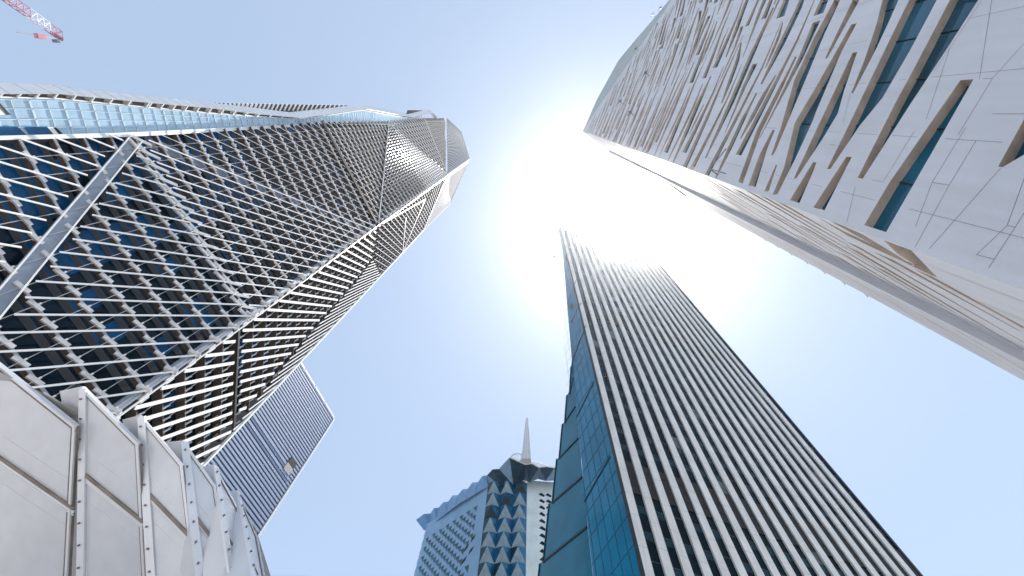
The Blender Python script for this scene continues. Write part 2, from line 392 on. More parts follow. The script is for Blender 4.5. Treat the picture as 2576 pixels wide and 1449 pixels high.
    for (x, y), bb in zip(pts, base):
        top.append(at_d(x, y, math.hypot(bb[0], bb[1])))
    for i in range(len(pts)-1):
        a, c = base[i], base[i+1]; d, e_ = top[i+1], top[i]
        s.poly([a, c, d, e_]); s.poly([a-n*.4, e_-n*.4, d-n*.4, c-n*.4]); s.poly([e_, d, d-n*.4, e_-n*.4])
    s.build('parapet_screen', M_screen, root)
    # davits and obstruction lights along the roof and on the face
    def davit(x, y, dx, dy, P0=None):
        m_ = MB(); a = on_plane(x, y, A+n*0.05, n); m_.tube(a, a+n*.7, .04, 6); b_ = a+n*.7; m_.tube(b_-h*.5, b_+h*.5, .05, 6); m_.box8([b_+V(i,j,-.2) for i,j in ((-.16,-.16),(.16,-.16),(.16,.16),(-.16,.16))]+[b_+V(i,j,.12) for i,j in ((-.16,-.16),(.16,-.16),(.16,.16),(-.16,.16))])
        return m_
    for x, y in ((1668,26),(1648,42),(1606,128),(1634,191),(1569,262),(1596,291)):
        davit(x, y, 0, 0).build('davit', M_grey, root)
    m_ = MB(); a = on_plane(1806, 440, A, n); a2 = a+n*0.6; m_.tube(a, a2, .035); m_.tube(a2, a2+h*1.3, .035); m_.tube(a+h*.2+V(0,0,-.8), a2, .03); m_.build('bracket_arm', M_grey, root)
    pe = A+h2*UE+n2*pr; hz = unit(pe)
    for x, y, zz in ((1640,403,96),(1665,418,92),(1690,431,88),(1728,450,83),(1741,457,80)):
        c = P2(UE-1.0, 99.9, pr); 
    for k in range(9):
        u = 0.8+k*1.1; c = P2(u, 100.0, 0.1); m_ = MB(); m_.tube(c, c+n2*0.5+V(0,0,.1), .05); m_.tube(c+n2*.5, c+n2*.5+V(0,0,.9), .06); m_.build('davit', M_grey, root)
    for k in range(7):
        c = P2(UE-.05, 38.0-2.6*k*0.8, pr); m_ = MB(); m_.tube(c, c+h2*0.3, .015); m_.tube(c+h2*.3-n2*.06, c+h2*.3+n2*.08, .025); m_.build('davit', M_grey, root)
    vent = MB(); vent.box8([P2(a, z, o) for z in (56, 64) for a, o in ((U2+.6,pr+.001),(U2+3.2,pr+.001),(U2+3.2,pr+.12),(U2+.6,pr+.12))], 0); vent.build('louvre_vent', M_louv, root)
stone_building()

# ================================================================ 2. striped tower, centre
def striped_tower():
    H = 200.0; L = at_z(1410, 572, H); L[2] = 0; R = at_z(1660, 665, H); R[2] = 0
    h = unit(R-L); W = np.linalg.norm(R-L); n = V(h[1], -h[0], 0)
    if n.dot(L) > 0: n = -n
    root = thing('striped_tower', 'tall tower striped with white stone piers with a blue glass flank', 'tower', L+V(0,0,-1.6))
    P = lambda u, z, o=0.0: L + h*u + V(0,0,z) + n*o
    zof = lambda x, y: float(on_plane(x, y, L, n)[2])
    b1 = (zof(1667,858)+0.0, zof(1658.5,830)); b2 = (zof(1818,1309), zof(1778,1222.7))
    N = 18; bay = W/N; rng = random.Random(3); pw = 0.455*bay
    piers = []
    for i in range(N):
        u0 = i*bay + (0.05 if i else 0.0); u1 = u0+pw
        m_ = MB(); zz = -1.6; hh = 4.0
        m_.box8([P(u0,-1.6,-1.6),P(u1,-1.6,-1.6),P(u1,-1.6,0),P(u0,-1.6,0),P(u0,H,-1.6),P(u1,H,-1.6),P(u1,H,0),P(u0,H,0)])
        for k in range(1, 50):
            z = 4.0*k+rng.uniform(-.4,.4)
            m_.poly([P(u0,z,.004),P(u1,z,.004),P(u1,z+.07,.004),P(u0,z+.07,.004)], 1)
        piers.append(m_)
    for m_ in piers: m_.build('stone_pier', [M_pier, M_rod], root)
    for i in range(N):
        u0 = i*bay+pw; u1 = (i+1)*bay+0.05; m_ = MB(); z = -1.6; k = 0
        if i == N-1: u1 = W
        while z < H-1.5:
            for hh, mi in ((2.9, 0), (1.1, 1)):
                z1 = min(z+hh, H-1.5); zc = (z+z1)/2
                if z1 > z: m_.poly([P(u0,z,-.30),P(u1,z,-.30),P(u1,z1,-.30),P(u0,z1,-.30)], (3 if rng.random() < .05 else 0) if (mi == 0 or rng.random() < 0.25) else 1)
                z = z1
            for zb in (z,): m_.beam(P(u0,zb,-.27), P(u1,zb,-.27), .08, .05, n, 2)
        ws = m_.build('window_strip', [M_sglass, M_sglass2, M_mull, M_blind], root)
        for z0, z1 in (b1, b2):
            lv = MB()
            nl = 4
            for q in range(nl):
                z = z0+(z1-z0)*q/nl; lv.box8([P(a,z+dz,o) for dz in (0,.12) for a, o in ((u0+.01,-.215),(u1-.06,-.215),(u1-.06,-.19),(u0+.01,-.19))])
            lv.poly([P(u0+.01,z0,-.22),P(u1-.06,z0,-.22),P(u1-.06,z1,-.22),P(u0+.01,z1,-.22)])
            lv.build('louvre_band', M_louv, ws)
    m_ = MB(); m_.box8([P(W-.02,-1.6,-1.8),P(W+.5,-1.6,-1.8),P(W+.5,-1.6,-.1),P(W-.02,-1.6,-.1),P(W-.02,H-.6,-1.8),P(W+.5,H-.6,-1.8),P(W+.5,H-.6,-.1),P(W-.02,H-.6,-.1)])
    m_.build('corner_trim', M_black, root)
    m_ = MB(); m_.box8([P(-.42,-1.6,-1.6),P(-.02,-1.6,-1.6),P(-.02,-1.6,.05),P(-.42,-1.6,.05),P(-.32,H,-1.6),P(-.02,H,-1.6),P(-.02,H,.05),P(-.32,H,.05)])
    m_.build('corner_trim', M_black, root)
    # blue glass flank: vertical plane going back from the corner, folded into overlapping shingled tiers
    h2 = unit(V(-0.40, 0.917, 0)); n2 = V(-h2[1], h2[0], 0)
    L2 = L + h*-0.38
    if n2.dot(L2) > 0: n2 = -n2
    F = lambda x, y, o=0.0: on_plane(x, y, L2, n2) + n2*o
    out = [(1409,574),(1417,650),(1424,735),(1432,830),(1438,900),(1439,924)]
    edge = lambda y: 1340.0+(y-285)*0.2375-2      # the corner line itself in the picture
    tiers = [((1439,924),(1435.9,992),1450),((1428.7,996),(1423.8,1064),1452),((1417.8,1068),(1409.8,1154.5),1460),((1403.8,1156.5),(1392.6,1266.7),1470),((1384.6,1268.7),(1370.5,1415),1487),((1361.7,1419),(1340,1640),1520)]
    gl = MB(); lines = MB()
    cor = [(edge(y), y) for (x, y) in out]
    for i in range(len(out)-1): gl.poly([F(*out[i]), F(*out[i+1]), F(*cor[i+1]), F(*cor[i])], 0)
    def foldx(y): return float(np.interp(y, [924,1050,1148,1262,1449,1640],[1441.5,1450,1462,1472,1492,1512]))
    ys = [924,992,1064,1154.5,1266.7,1415,1640]
    for a, b in zip(ys[:-1], ys[1:]):
        gl.poly([F(foldx(a),a), F(foldx(b),b), F(edge(b),b), F(edge(a),a)], 0)
    gl.build('flank_glazing', M_bglass, root)
    for (t, b, fx) in tiers:
        q = MB(); q.poly([F(t[0],t[1],.25), F(b[0],b[1],.25), F(foldx(b[1]-(b[1]-t[1])*.62)+0,b[1]-(b[1]-t[1])*.62,.02), F(foldx(t[1]-(b[1]-t[1])*.5),t[1]-(b[1]-t[1])*.5,.02)], 0)
        q.poly([F(b[0],b[1],.25), F(foldx(b[1]),b[1],.02), F(foldx(b[1]-(b[1]-t[1])*.62),b[1]-(b[1]-t[1])*.62,.02)], 0)
        q.poly([F(t[0],t[1],.25), F(t[0]+9,t[1]-14,-2.0), F(b[0]+9,b[1]-14,-2.0), F(b[0],b[1],.25)], 0)
        a = F(b[0],b[1],.3); c = F(foldx(b[1]-(b[1]-t[1])*.62)-1, b[1]-(b[1]-t[1])*.62+2,.1); q.beam(a, c, .30, .2, n2, 1); q.beam(F(t[0],t[1],.3), a, .26, .2, n2, 1)
        q.build('glass_shingle', [M_bglass2, M_black], root)
    # floor lines and mullions on the flank
    for z in np.arange(12, 188, 4.0):
        tmax = 34*(1-z/205.0)
        lines.beam(L2+V(0,0,z)+n2*.03, L2+h2*max(1.0,tmax*0.55)+V(0,0,z)+n2*.03, .07, .03, n2, 0)
    for u in np.arange(1.6, 16, 1.9):
        zt = 205*(1-u/(34*.55)); 
        if zt > 10: lines.beam(L2+h2*u+V(0,0,2)+n2*.03, L2+h2*u+V(0,0,zt)+n2*.03, .06, .03, n2, 0)
    lines.build('mullion_grid', mat('flank_mullion',(0.001,0.075,0.14),0.4), root)
    for a, b in (((1535,1149),(1470.5,1262)),((1494,962),(1451,1049)),((1474,820),(1441,905)),((1462,762),(1436,811)),((1452,700),(1428,760))): bl = MB(); bl.beam(F(*a,.06), F(*b,.06), .28, .1, n2); bl.build('black_line', M_black, root)  # black bars laid along the facet lines
    ow = MB(); c0 = [(1436,765),(1441,764),(1442,776),(1437,778)]; ow.poly([F(x,y,.05) for x,y in c0]); ow.build('open_window', M_louv, root)
    # back and roof close the volume
    bk = MB(); back = L2+h2*30; R2 = R-n*14+h*.4
    bk.poly([P(0,H-1,-.2),P(W,H-1,-.2),R2+V(0,0,H-1),L2+h2*.4+V(0,0,H-1)]); bk.poly([P(W+.45,-1.6,-1.8),R2+V(0,0,-1.6),R2+V(0,0,H),P(W+.45,H-.6,-1.8)]); bk.poly([L2+h2*9+V(0,0,-1.6),R2+V(0,0,-1.6),R2+V(0,0,H-1),L2+h2*.4+V(0,0,H-1)])
    bk.build('back_wall', M_conc, root)
striped_tower()

# ================================================================ 3. faceted tower, left
def faceted_tower():
    S, C, E = az_pt(-87.3, 60), az_pt(-55.8, 57), az_pt(-44.6, 75)
    h = unit(C-S); W = np.linalg.norm(C-S); n = V(h[1], -h[0], 0)
    if n.dot(S) > 0: n = -n
    hs = unit(E-C); Ws = np.linalg.norm(E-C); ns = V(hs[1], -hs[0], 0)
    if ns.dot(C) > 0: ns = -ns
    root = thing('faceted_tower', 'tall faceted tower wrapped in crossing white slats over dark glass', 'tower', C+V(0,0,-1.6))
    FS = [-52, 10, 70, 131, 200, 258, 337]          # fold heights at S
    FC = [-52, 6, 66, 136, 197, 259, 352]           # and at C
    bump_S = [2.2, 2.2, 0, 2.4, 0, 2.0, 0]; bump_C = [0, 0, 2.2, 0, 2.4, 0, 0]
    def locate(u, z):
        for k in range(len(FS)-1):
            lo = FS[k]*(1-u)+FC[k]*u; hi = FS[k+1]*(1-u)+FC[k+1]*u
            if z <= hi+1e-6 or k == len(FS)-2:
                t = (z-lo)/(hi-lo); break
        # diagonal: zig-zag through the valley ends
        down = k in (1, 3, 5)          # S_{k+1} - C_k
        if down: up = 1 if t > 1-u else 0
        else: up = 1 if t > u else 0
        return k, up, t, down
    def bump(u, z):
        k, up, t, down = locate(u, z); t = min(max(t, 0), 1)
        a, b, c, d = bump_S[k], bump_S[k+1], bump_C[k], bump_C[k+1]     # S_k,S_k+1,C_k,C_k+1
        if down:
            if not up: return a + t*(b-a) + u*(c-a)
            return d + (1-t)*(c-d) + (1-u)*(b-d)
        if up: return b + (1-t)*(a-b) + u*(d-b)
        return c + t*(d-c) + (1-u)*(a-c)
    P = lambda u, z, o=0.0: S + h*(W*u) + V(0,0,z) + n*(o+bump(u, z))
    Q = lambda u, z, o=0.0: C + hs*(Ws*u) + V(0,0,z) + ns*o
    ztop = lambda u: 337*(1-u)+259*u
    FL = 4.2; floors = np.arange(70-FL*12, 345, FL)
    def ztilt(u, z): return z + u*float(np.interp(z, [30,70,131,200,258,300], [-4,-4,4,-2,1,0]))
    # -- glass skin behind, floor by floor
    gl = MB(); K = 14; rng = random.Random(2)
    for z in floors:
        for i in range(K):
            u0, u1 = i/K, (i+1)/K
            if z+FL > ztop(u1): continue
            za, zb = ztilt(u0, z), ztilt(u1, z)
            k, up, t, dn = locate((u0+u1)/2, z+2)
            blue = rng.random() < (0.75 if (u0 < 0.45 and 48 < z < 92) else 0.06)  # panes in this patch mostly coloured blue as the sky's reflection
            gl.poly([P(u0,za,-1.9),P(u1,zb,-1.9),P(u1,zb+FL*.78,-1.9),P(u0,za+FL*.78,-1.9)], 1 if blue else 0)
            gl.poly([P(u0,za+FL*.78,-1.9),P(u1,zb+FL*.78,-1.9),P(u1,zb+FL,-1.9),P(u0,za+FL,-1.9)], 2)
    gl.build('glazing', [M_dglass, M_dglass2, M_mull], root)
    # -- floor walkways with their brackets
    su = FL/60.0
    walks = []
    gp_ = on_plane(1065,405,S,n); half = unit(-unit(gp_)+SUN)
    for j, z in enumerate(floors):
        m_ = MB(); K = 10
        ue = 1.0
        while ue > 0 and z > ztop(ue)-1: ue -= 0.05
        if ue <= 0.05: continue
        us = np.linspace(0, ue, K+1)
        for a, b in zip(us[:-1], us[1:]):
            za, zb = ztilt(a, z), ztilt(b, z)
            m_.box8([P(a,za,-1.35),P(b,zb,-1.35),P(b,zb,-.62),P(a,za,-.62),P(a,za+.16,-1.35),P(b,zb+.16,-1.35),P(b,zb+.16,-.62),P(a,za+.16,-.62)], 0)
            m_.beam(P(a,za+.2,-.55), P(b,zb+.2,-.55), .32, .12, n, 2)
        u = ((z-70)/60.0) % su
        while u < ue-0.01:
            zz = ztilt(u, z); k, up, t, dn = locate(u, zz)
            dense = (k == 2 and up) or k >= 3
            l = 0.92 if dense else 1.55; hb = .56 if dense else .50; du = l/W
            a, b = P(max(0,u-du*.5), zz-.12, -.40), P(min(1,u+du*.5), ztilt(u+du*.5,z)+.28, -.36)
            m_.beam(a, b, hb, .26, n, 1); 
            c = P(u, zz+.1, -.2); m_.beam(P(u,zz-.2,-.6), P(u,zz+.5,-.12), .12, .2, h, 1)
            if k in (3, 4) and ((k == 3 and up) or (k == 4 and not up)):
                for q_ in (0,):
                    uu = min(.99, u+su*q_); m_.beam(P(uu, zz+.2+1.6*q_, .1), P(uu, zz+1.7+1.6*q_, .1), .26, .06, half, 3)  # plate added here, turned to throw a sun glint at the eye
            u += su*.5 if ((k == 2 and up) or k >= 3) else su
        walks.append(m_)
    spread(walks, 'floor_walkway', [M_walk, M_bracket, M_rod, M_glint], root)
    # -- slats, split where they cross a fold
    f0 = lambda u: 69.3-58.8*(u-.03)/.97
    slats = []; slats2 = []
    for a in np.arange(-62, 345, FL):
        runs = []; cur = []; last = None; N = 160
        for i in range(N+1):
            u = i/N; z = a+60*u+1.2
            if z < 22 or z > ztop(u)-1.0:
                if cur: runs.append((last, cur)); cur = []
                last = None; continue
            key = locate(u, z)[:2]
            if abs(z-f0(u)) < 1.7:
                if cur: runs.append((last, cur)); cur = []
                last = None; continue
            if key != last and cur: runs.append((last, cur)); cur = []
            cur.append((u, z)); last = key
        if cur: runs.append((last, cur))
        for key, r in runs:
            if len(r) < 4: continue
            k, up = key; wide = not ((k == 2 and up) or k >= 3)
            r = r[1:-1] if len(r) > 6 else r
            m_ = MB(); p, q = P(*r[0], .06), P(*r[-1], .06)
            if k == 4: m_.beam(p, q, .30, .16, n)
            elif wide: m_.beam(p, q, .22, .10, n)
            else: m_.beam(p, q, .08, .08, n)
            slats.append(m_)
    # side-face slats
    G = lambda z: float(np.interp(z, [50,57,76,89,105,122,136,150], [1.0,.99,.84,.76,.69,.62,.5,1.0])) if z < 150 else 1.0
    def sidek(u, z):
        if z < 64.8: return 0
        if z < 150 and u > G(z): return 2
        if z > 175+60*(1-u)*.8: return 4
        return 1 if z < 136 else 3
    zts = lambda u: 259+u*30
    for a in np.arange(-40, 345, FL):
        cur = []; last = None; runs = []
        for i in range(101):
            u = .03+.97*i/100; z = a+45*u+2.0
            ok = 22 < z < zts(u)-1
            key = sidek(u, z) if ok else None
            if key != last and cur: runs.append((last, cur)); cur = []
            if ok and key != 2: cur.append((u, z))
            last = key
        if cur: runs.append((last, cur))
        for key, r in runs:
            if len(r) < 5: continue
            r = r[2:-2]
            m_ = MB(); m_.beam(Q(*r[0], .1), Q(*r[-1], .1), .48 if key < 3 else .20, .16, ns); (slats if key < 3 else slats2).append(m_)
    for a in np.arange(-60, 140, 4.2):        # the narrow facet along the outer edge
        pts = [(u, a+95*u) for u in np.linspace(.3, .985, 90)]; pts = [(u, z) for u, z in pts if 50 < z < 150 and u > G(z)+.015]
        if len(pts) > 4:
            m_ = MB(); m_.beam(Q(*pts[0], .15), Q(*pts[-1], .1), .26, .12, ns); slats.append(m_)
    spread(slats, 'slat', M_slat, root)
    spread(slats2, 'upper_slat', M_upslat, root)
    # -- side face skin: dark glass, brown walkways, small clips
    sg = MB(); rng = random.Random(8)
    for z in floors:
        for i in range(8):
            u0, u1 = i/8, (i+1)/8
            if z+FL > zts(u1): continue
            r_ = rng.random()
            sg.poly([Q(u0,z,-1.9),Q(u1,z,-1.9),Q(u1,z+FL,-1.9),Q(u0,z+FL,-1.9)], 1 if r_ < .22 else 0)
    sg.build('side_glazing', [M_dglass, M_dglass2], root)
    sw = []
    for z in floors:
        if z > 285: continue
        m_ = MB(); m_.box8([Q(u,z+dz,o) for dz in (0,.22) for u, o in ((0.02,-1.85),(.985,-1.85),(.985,-.45),(0.02,-.45))], 0)
        for i in range(11):
            u = (i+.5)/11; m_.beam(Q(u,z-.1,-.4), Q(u,z+.9,-.1), .14, .22, hs, 1)
        for i in range(11): m_.beam(Q(i/11,z,-1.0), Q(i/11,z+FL,-1.0), .12, .1, ns, 1)
        sw.append(m_)
    spread(sw, 'side_walkway', [M_walk, M_bracket], root)
    # -- vertical rods of the main face
    rods = []
    for i in range(1, 15):
        u = i*su; z = 22
        m_ = MB()
        while z < min(150, ztop(u)-6):
            m_.tube(P(u,z,-.3), P(u,z+FL,-.3), .05, 5); z += FL
        rods.append(m_)
    spread(rods, 'bracing_rod', M_rod, root)
    # -- valley folds: channel F0 with its two bright edges, F1 bracket line, D1 spandrel, F2 gap
    def strip(p0, p1, o, wd, th, mi, m_, nn=24, w2=None):
        pts = [P(p0[0]+(p1[0]-p0[0])*i/nn, p0[1]+(p1[1]-p0[1])*i/nn, o) for i in range(nn+1)]
        for a, b in zip(pts[:-1], pts[1:]): m_.beam(a, b, wd, th, n, mi)
    m_ = MB(); a, b = (0.03, 69.3), (1.0, 10.5); strip(a, b, -.55, 1.5, .2, 0, m_)
    for s_ in (-1, 1): strip((a[0]+s_*.010, a[1]+s_*.95), (b[0]+s_*.010, b[1]+s_*.95), .12, .16, .16, 1, m_)
    m_.build('diagonal_channel', [M_channel, M_white], root)
    m_ = MB(); a, b = (.02, 73), (.99, 131); strip(a, b, -1.7, 2.2, .15, 0, m_); m_.build('diagonal_spandrel', M_channel, root)
    m_ = MB(); a, b = (.0, 130.5), (1.0, 135.5); strip(a, b, .22, 1.5, .2, 0, m_); m_.build('fold_gap', [M_louv, M_bracket], root)
    m_ = MB()
    for i in range(15):
        u = .015+i*su; z = 70-4*u
        p, q = P(u,z-.7,.02), P(min(u+su*.72,.995),z-.7+2.2,.02); m_.beam(p, q, .5, .16, n, 0); m_.beam(P(u,z-1.4,-.25), P(min(u+su*.9,.995),z-1.0,-.25), .55, .3, n, 0); m_.tube(P(u,z-1.4,.05), p, .1, 5, 0)
    m_.build('fold_bracket_row', M_bracket, root)
    for k, (p0, p1) in enumerate((((1.0,136),(0,200)),((0,200),(1,258)),((0,258),(1,258.5)))):
        m_ = MB(); strip(p0, p1, .2, .28, .25, 0, m_); m_.build('fold_trim', M_bracket, root)
    # -- corner C: bright line, node hoops, column
    m_ = MB()
    zz = np.arange(24, 352, 8.0)
    for a, b in zip(zz[:-1], zz[1:]): m_.tube(P(1.0,a,.55)+hs*.2, P(1.0,b,.55)+hs*.2, .12, 6, 0)
    m_.build('corner_line', M_white, root)
    m_ = MB()
    for a, b in zip(zz[:-1], zz[1:]): m_.tube(P(.985,a,-1.2), P(.985,b,-1.2), .55, 8, 0)
    m_.build('corner_column', M_channel, root)
    nodes = []
    for z in floors:
        if z > 258: continue
        m_ = MB(); c = ztilt(1, z)
        m_.beam(P(.962,c-.15,-.6), P(.999,c+.1,.25), .42, .5, n, 0); m_.beam(Q(.012,c-.6,.25), Q(.012,c+.75,.25), .8, .5, ns, 0); m_.beam(Q(.03,c-2.2,-.3), Q(.015,c-.4,.2), .45, .35, ns, 1)
        nodes.append(m_)
    spread(nodes, 'corner_node', [M_bracket, M_walk], root)
    # -- E edge ribbon
    m_ = MB()
    zz = np.arange(30, 290, 10.0)
    for a, b in zip(zz[:-1], zz[1:]): m_.beam(Q(.99,a,.2), Q(.99,b,.2), .5, .4, ns)
    m_.build('edge_ribbon', M_white, root)
    m_ = MB(); pts = [Q(u,z,.2) for u, z in ((0.01,64.9),(1.0,64.6))]; m_.beam(pts[0]-ns*.2, pts[1]-ns*.2, .5, .3, ns, 0); m_.build('side_fold_gap', M_louv, root)
    for p, q in (((.99,177),(.2,205)),((0,259),(1,214)),((.2,205),(.02,140)),((1,177),(.25,172))):
        m_ = MB(); m_.beam(Q(*p,.28), Q(*q,.28), .42, .2, ns); m_.build('fold_trim', M_trim, root)
    # -- crown
    Ct = P(1, 259, 0.1); St = S+V(0,0,337); p1 = at_d(1160,330,57); tip = at_d(1182,400,57); Er = Q(1,214,.2); Em = at_d(1155,460,64); Ee = at_d(1130,515,74)
    cm = MB()
    for tri, mi in (((St,p1,Ct),0),((p1,tip,Ct),0),((Ct,tip,Em),1),((Ct,Em,Ee),1),((Ct,Ee,Er),1)): cm.poly(tri, mi)
    for t in np.linspace(.03,.97,34):
        a = Ct+(tip-Ct)*t if t > 0 else Ct
        e0 = St+(Ct-St)*t; e1 = p1+(tip-p1)*t; nn_ = unit(np.cross(p1-St, Ct-St)); nn_ = nn_ if nn_.dot(St) < 0 else -nn_
        cm.beam(e0+nn_*.15, e1+nn_*.15, .24, .2, nn_, 3)
    for t in np.linspace(.02,.98,30):
        e0 = Ct+(Er-Ct)*t; e1 = tip+(Ee-tip)*t; nn_ = ns
        cm.beam(e0+nn_*.25, e1+nn_*.25, .2, .2, nn_, 3)
    for a, b in ((St,p1),(p1,tip),(tip,Em),(Em,Ee),(tip,Ct)): cm.beam(a, b, .8, .6, n, 2)
    cm.build('crown', [mat('crown_louvre',(0.10,0.12,0.15),.8,0.0,spec=.1), mat('crown_side',(0.10,0.11,0.13),.85,0.0,spec=.08), M_white, M_upslat], root)
    # -- slot strip between the two wings: pale glazing, mullions, grey seam
    ST = lambda x, y, o=0.0: on_plane(x, y, S, V(1,0,0)) + V(1,0,0)*o
    lo = [(-160,344),(0,341.5),(300,334),(777,312),(994,311),(1044,304.5),(1124,305)]
    hi = [(-160,246),(0,244),(159,248),(379,269.6),(560,286),(744,299),(790,296),(917,277),(1034,298),(1086,286)]
    xs = np.arange(-160, 1090, 25.0)
    f_lo = lambda x: float(np.interp(x, [p[0] for p in lo], [p[1] for p in lo])); f_hi = lambda x: min(float(np.interp(x, [p[0] for p in hi], [p[1] for p in hi])), f_lo(x)-2)
    sm = MB()
    for x0, x1 in zip(xs[:-1], xs[1:]):
        sm.poly([ST(x0,f_lo(x0),-.8), ST(x1,f_lo(x1),-.8), ST(x1,f_hi(x1),-.8), ST(x0,f_hi(x0),-.8)], 0)
    sm.build('slot_glazing', M_slotgl, root)
    sm = MB()
    for fr in (.06, .30, .58, .80):
        for x0, x1 in zip(xs[:-1], xs[1:]):
            if x1 > 740: break
            y0 = f_hi(x0)+(f_lo(x0)-f_hi(x0))*fr; y1 = f_hi(x1)+(f_lo(x1)-f_hi(x1))*fr
            sm.beam(ST(x0,y0,-.74), ST(x1,y1,-.74), .09, .08, V(1,0,0))
        sm.build('slot_mullion', M_slotmul, root); sm = MB()
    for k in range(0, 70):
        z = 40+FL/2*k; y0 = S[1]; 
        for xx in (0,):
            # horizontal transom: at height z from the seam across to the trim
            r0 = S+V(0,0,z); d = V(0,1,0)
            # find its picture line by stepping along -y until past the trim
            pts = []
            for s_ in np.linspace(0, 9, 46):
                p = r0 + V(-.74,-s_,0); pc = V(p.dot(V(_x[0],_y[0],_z[0])), p.dot(V(_x[1],_y[1],_z[1])), p.dot(V(_x[2],_y[2],_z[2])))
                px_, py_ = CX+FPX*pc[0]/pc[2], CY-FPX*pc[1]/pc[2]
                if px_ < -170 or px_ > 1085: break
                if py_ < f_hi(px_): break
                pts.append(p)
            if len(pts) > 1: sm = MB(); sm.beam(pts[0], pts[-1], .24 if k % 2 == 0 else .09, .08, V(1,0,0)); sm.build('slot_transom', M_slotmul, root)
    for q, nm, mm in (([(-5,318),(56,318),(84,342),(-5,342)],'open_window',M_slotgl2),([(74,319),(130,319),(148,341),(92,341)],'open_window',M_slotgl2),([(3,252),(7,252),(41,289),(29,289)],'open_window',M_louv),([(146,321),(153,320),(174,341),(164,341)],'open_window',M_louv),([(-20,262),(0,262),(26,289),(8,289)],'open_window',M_white),([(131,319),(145,320),(163,341),(150,341)],'open_window',M_white)):
        m_ = MB(); m_.poly([ST(x,y,-.64) for x,y in q]); m_.build(nm, mm, root)
    sm = MB()
    for x0, x1 in zip(xs[:-1], xs[1:]):
        t0, t1 = (11 if x0 < 420 else max(3, 11-(x0-420)*.018)), (11 if x1 < 420 else max(3, 11-(x1-420)*.018))
        sm.poly([ST(x0,f_lo(x0),.05),ST(x0,f_lo(x0)+t0,.05),ST(x1,f_lo(x1)+t1,.05),ST(x1,f_lo(x1),.05)]); sm.poly([ST(x0,f_lo(x0),.05),ST(x1,f_lo(x1),.05),ST(x1,f_lo(x1),-.9),ST(x0,f_lo(x0),-.9)])
        sm.poly([ST(x0,f_lo(x0)+t0,.05),ST(x0,f_lo(x0)+t0,-2.0),ST(x1,f_lo(x1)+t1,-2.0),ST(x1,f_lo(x1)+t1,.05)])
    sm.build('seam_trim', M_trim, root)
    # -- zigzag ribbon
    ot = [(-160,206),(0,207),(148,212.5),(190,219),(379,241),(533,257),(650,271),(744,283),(917,264),(1034,288),(1084,276),(1107,296)]
    it = [(-160,236),(0,236.5),(160,236.5),(190,240),(379,258.5),(533,272),(650,287),(750,297),(917,274),(1034,295),(1084,283.5),(1098,300)]
    rb = MB(); jt = MB()
    px_pts = lambda L_, o: [ST(x, y, o) for x, y in L_]
    A_, B_ = px_pts(ot, -1.0), px_pts(it, 1.2); Bi = [b-V(1.6,0,0)*1.5 for b in B_]
    for i in range(len(ot)-1):
        rb.poly([A_[i],A_[i+1],B_[i+1],B_[i]], 0); rb.poly([B_[i],B_[i+1],Bi[i+1],Bi[i]], 0); rb.poly([A_[i],A_[i]-V(2,0,0),A_[i+1]-V(2,0,0),A_[i+1]], 0)
        L_ = np.linalg.norm(A_[i+1]-A_[i]); N = max(1, int(L_/2.1))
        for k in range(1, N+1):
            t = k/N; a = A_[i]+(A_[i+1]-A_[i])*t; b = B_[i]+(B_[i+1]-B_[i])*t; rb.beam(a+V(.05,0,0), b+V(.05,0,0), .05, .02, V(1,0,0), 1)
    rb.build('zigzag_ribbon', [M_trim, M_rod], root)
    # dark sheet coloured as the shade under the ribbon, with short struts
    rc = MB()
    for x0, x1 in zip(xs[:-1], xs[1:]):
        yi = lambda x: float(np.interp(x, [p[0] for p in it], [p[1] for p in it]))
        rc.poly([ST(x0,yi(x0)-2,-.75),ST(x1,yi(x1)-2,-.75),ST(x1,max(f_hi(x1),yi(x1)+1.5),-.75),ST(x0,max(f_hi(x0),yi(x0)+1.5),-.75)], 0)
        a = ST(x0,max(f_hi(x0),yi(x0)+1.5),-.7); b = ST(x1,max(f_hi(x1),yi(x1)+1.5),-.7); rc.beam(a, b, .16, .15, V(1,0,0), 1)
    for x in list(range(-40, 380, 46))+list(range(380, 720, 30)):
        yi_ = float(np.interp(x, [p[0] for p in it], [p[1] for p in it])); rc.beam(ST(x+8,yi_-1,-.4), ST(x,f_hi(x)+1,-.5), .14, .3, V(1,0,0), 1)
    rc.build('ribbon_shade', [M_walk, M_trim], root)
    # -- the wing beyond the ribbon, its slats end on
    wg = MB(); wp = [(533,256),(644,261),(760,262.5),(891,265),(917,262)]; 
    D = lambda x, y, o: ST(x, y, -3.0-o)
    wg.poly([D(520,257,0),D(644,260.5,0),D(891,265,0),D(915,268,0),D(760,290,0),D(640,275,0)], 0); wg.poly([D(1040,277,0),D(1160-70,278,0),D(1088,282,0),D(1034,294,0)], 0)
    for k in range(34):
        x = 540+k*10.5; wg.beam(D(x,259.5+ (x-540)*.012,-.2), D(x-8,278,-.2), .38 if k < 14 else .25, .3, V(1,0,0), 1)
    wg.build('far_wing', [M_walk, M_slat], root)
    # -- plain back so that the tower is a solid
    bk = MB(); Bk = V(-115,60,0); S2 = S+V(-4,-.5,0)
    for a, b in ((S2,Bk),(Bk,E)): bk.poly([a+V(-3,0,-1.6),b+V(0,0,-1.6),b+V(0,0,285),a+V(-3,0,285)])
    bk.poly([S+V(-3,0,285),C-n*4+V(0,0,258),E-ns*3+V(0,0,258),Bk+V(0,0,285)])
    bk.build('back_wall', M_conc, root)
faceted_tower()

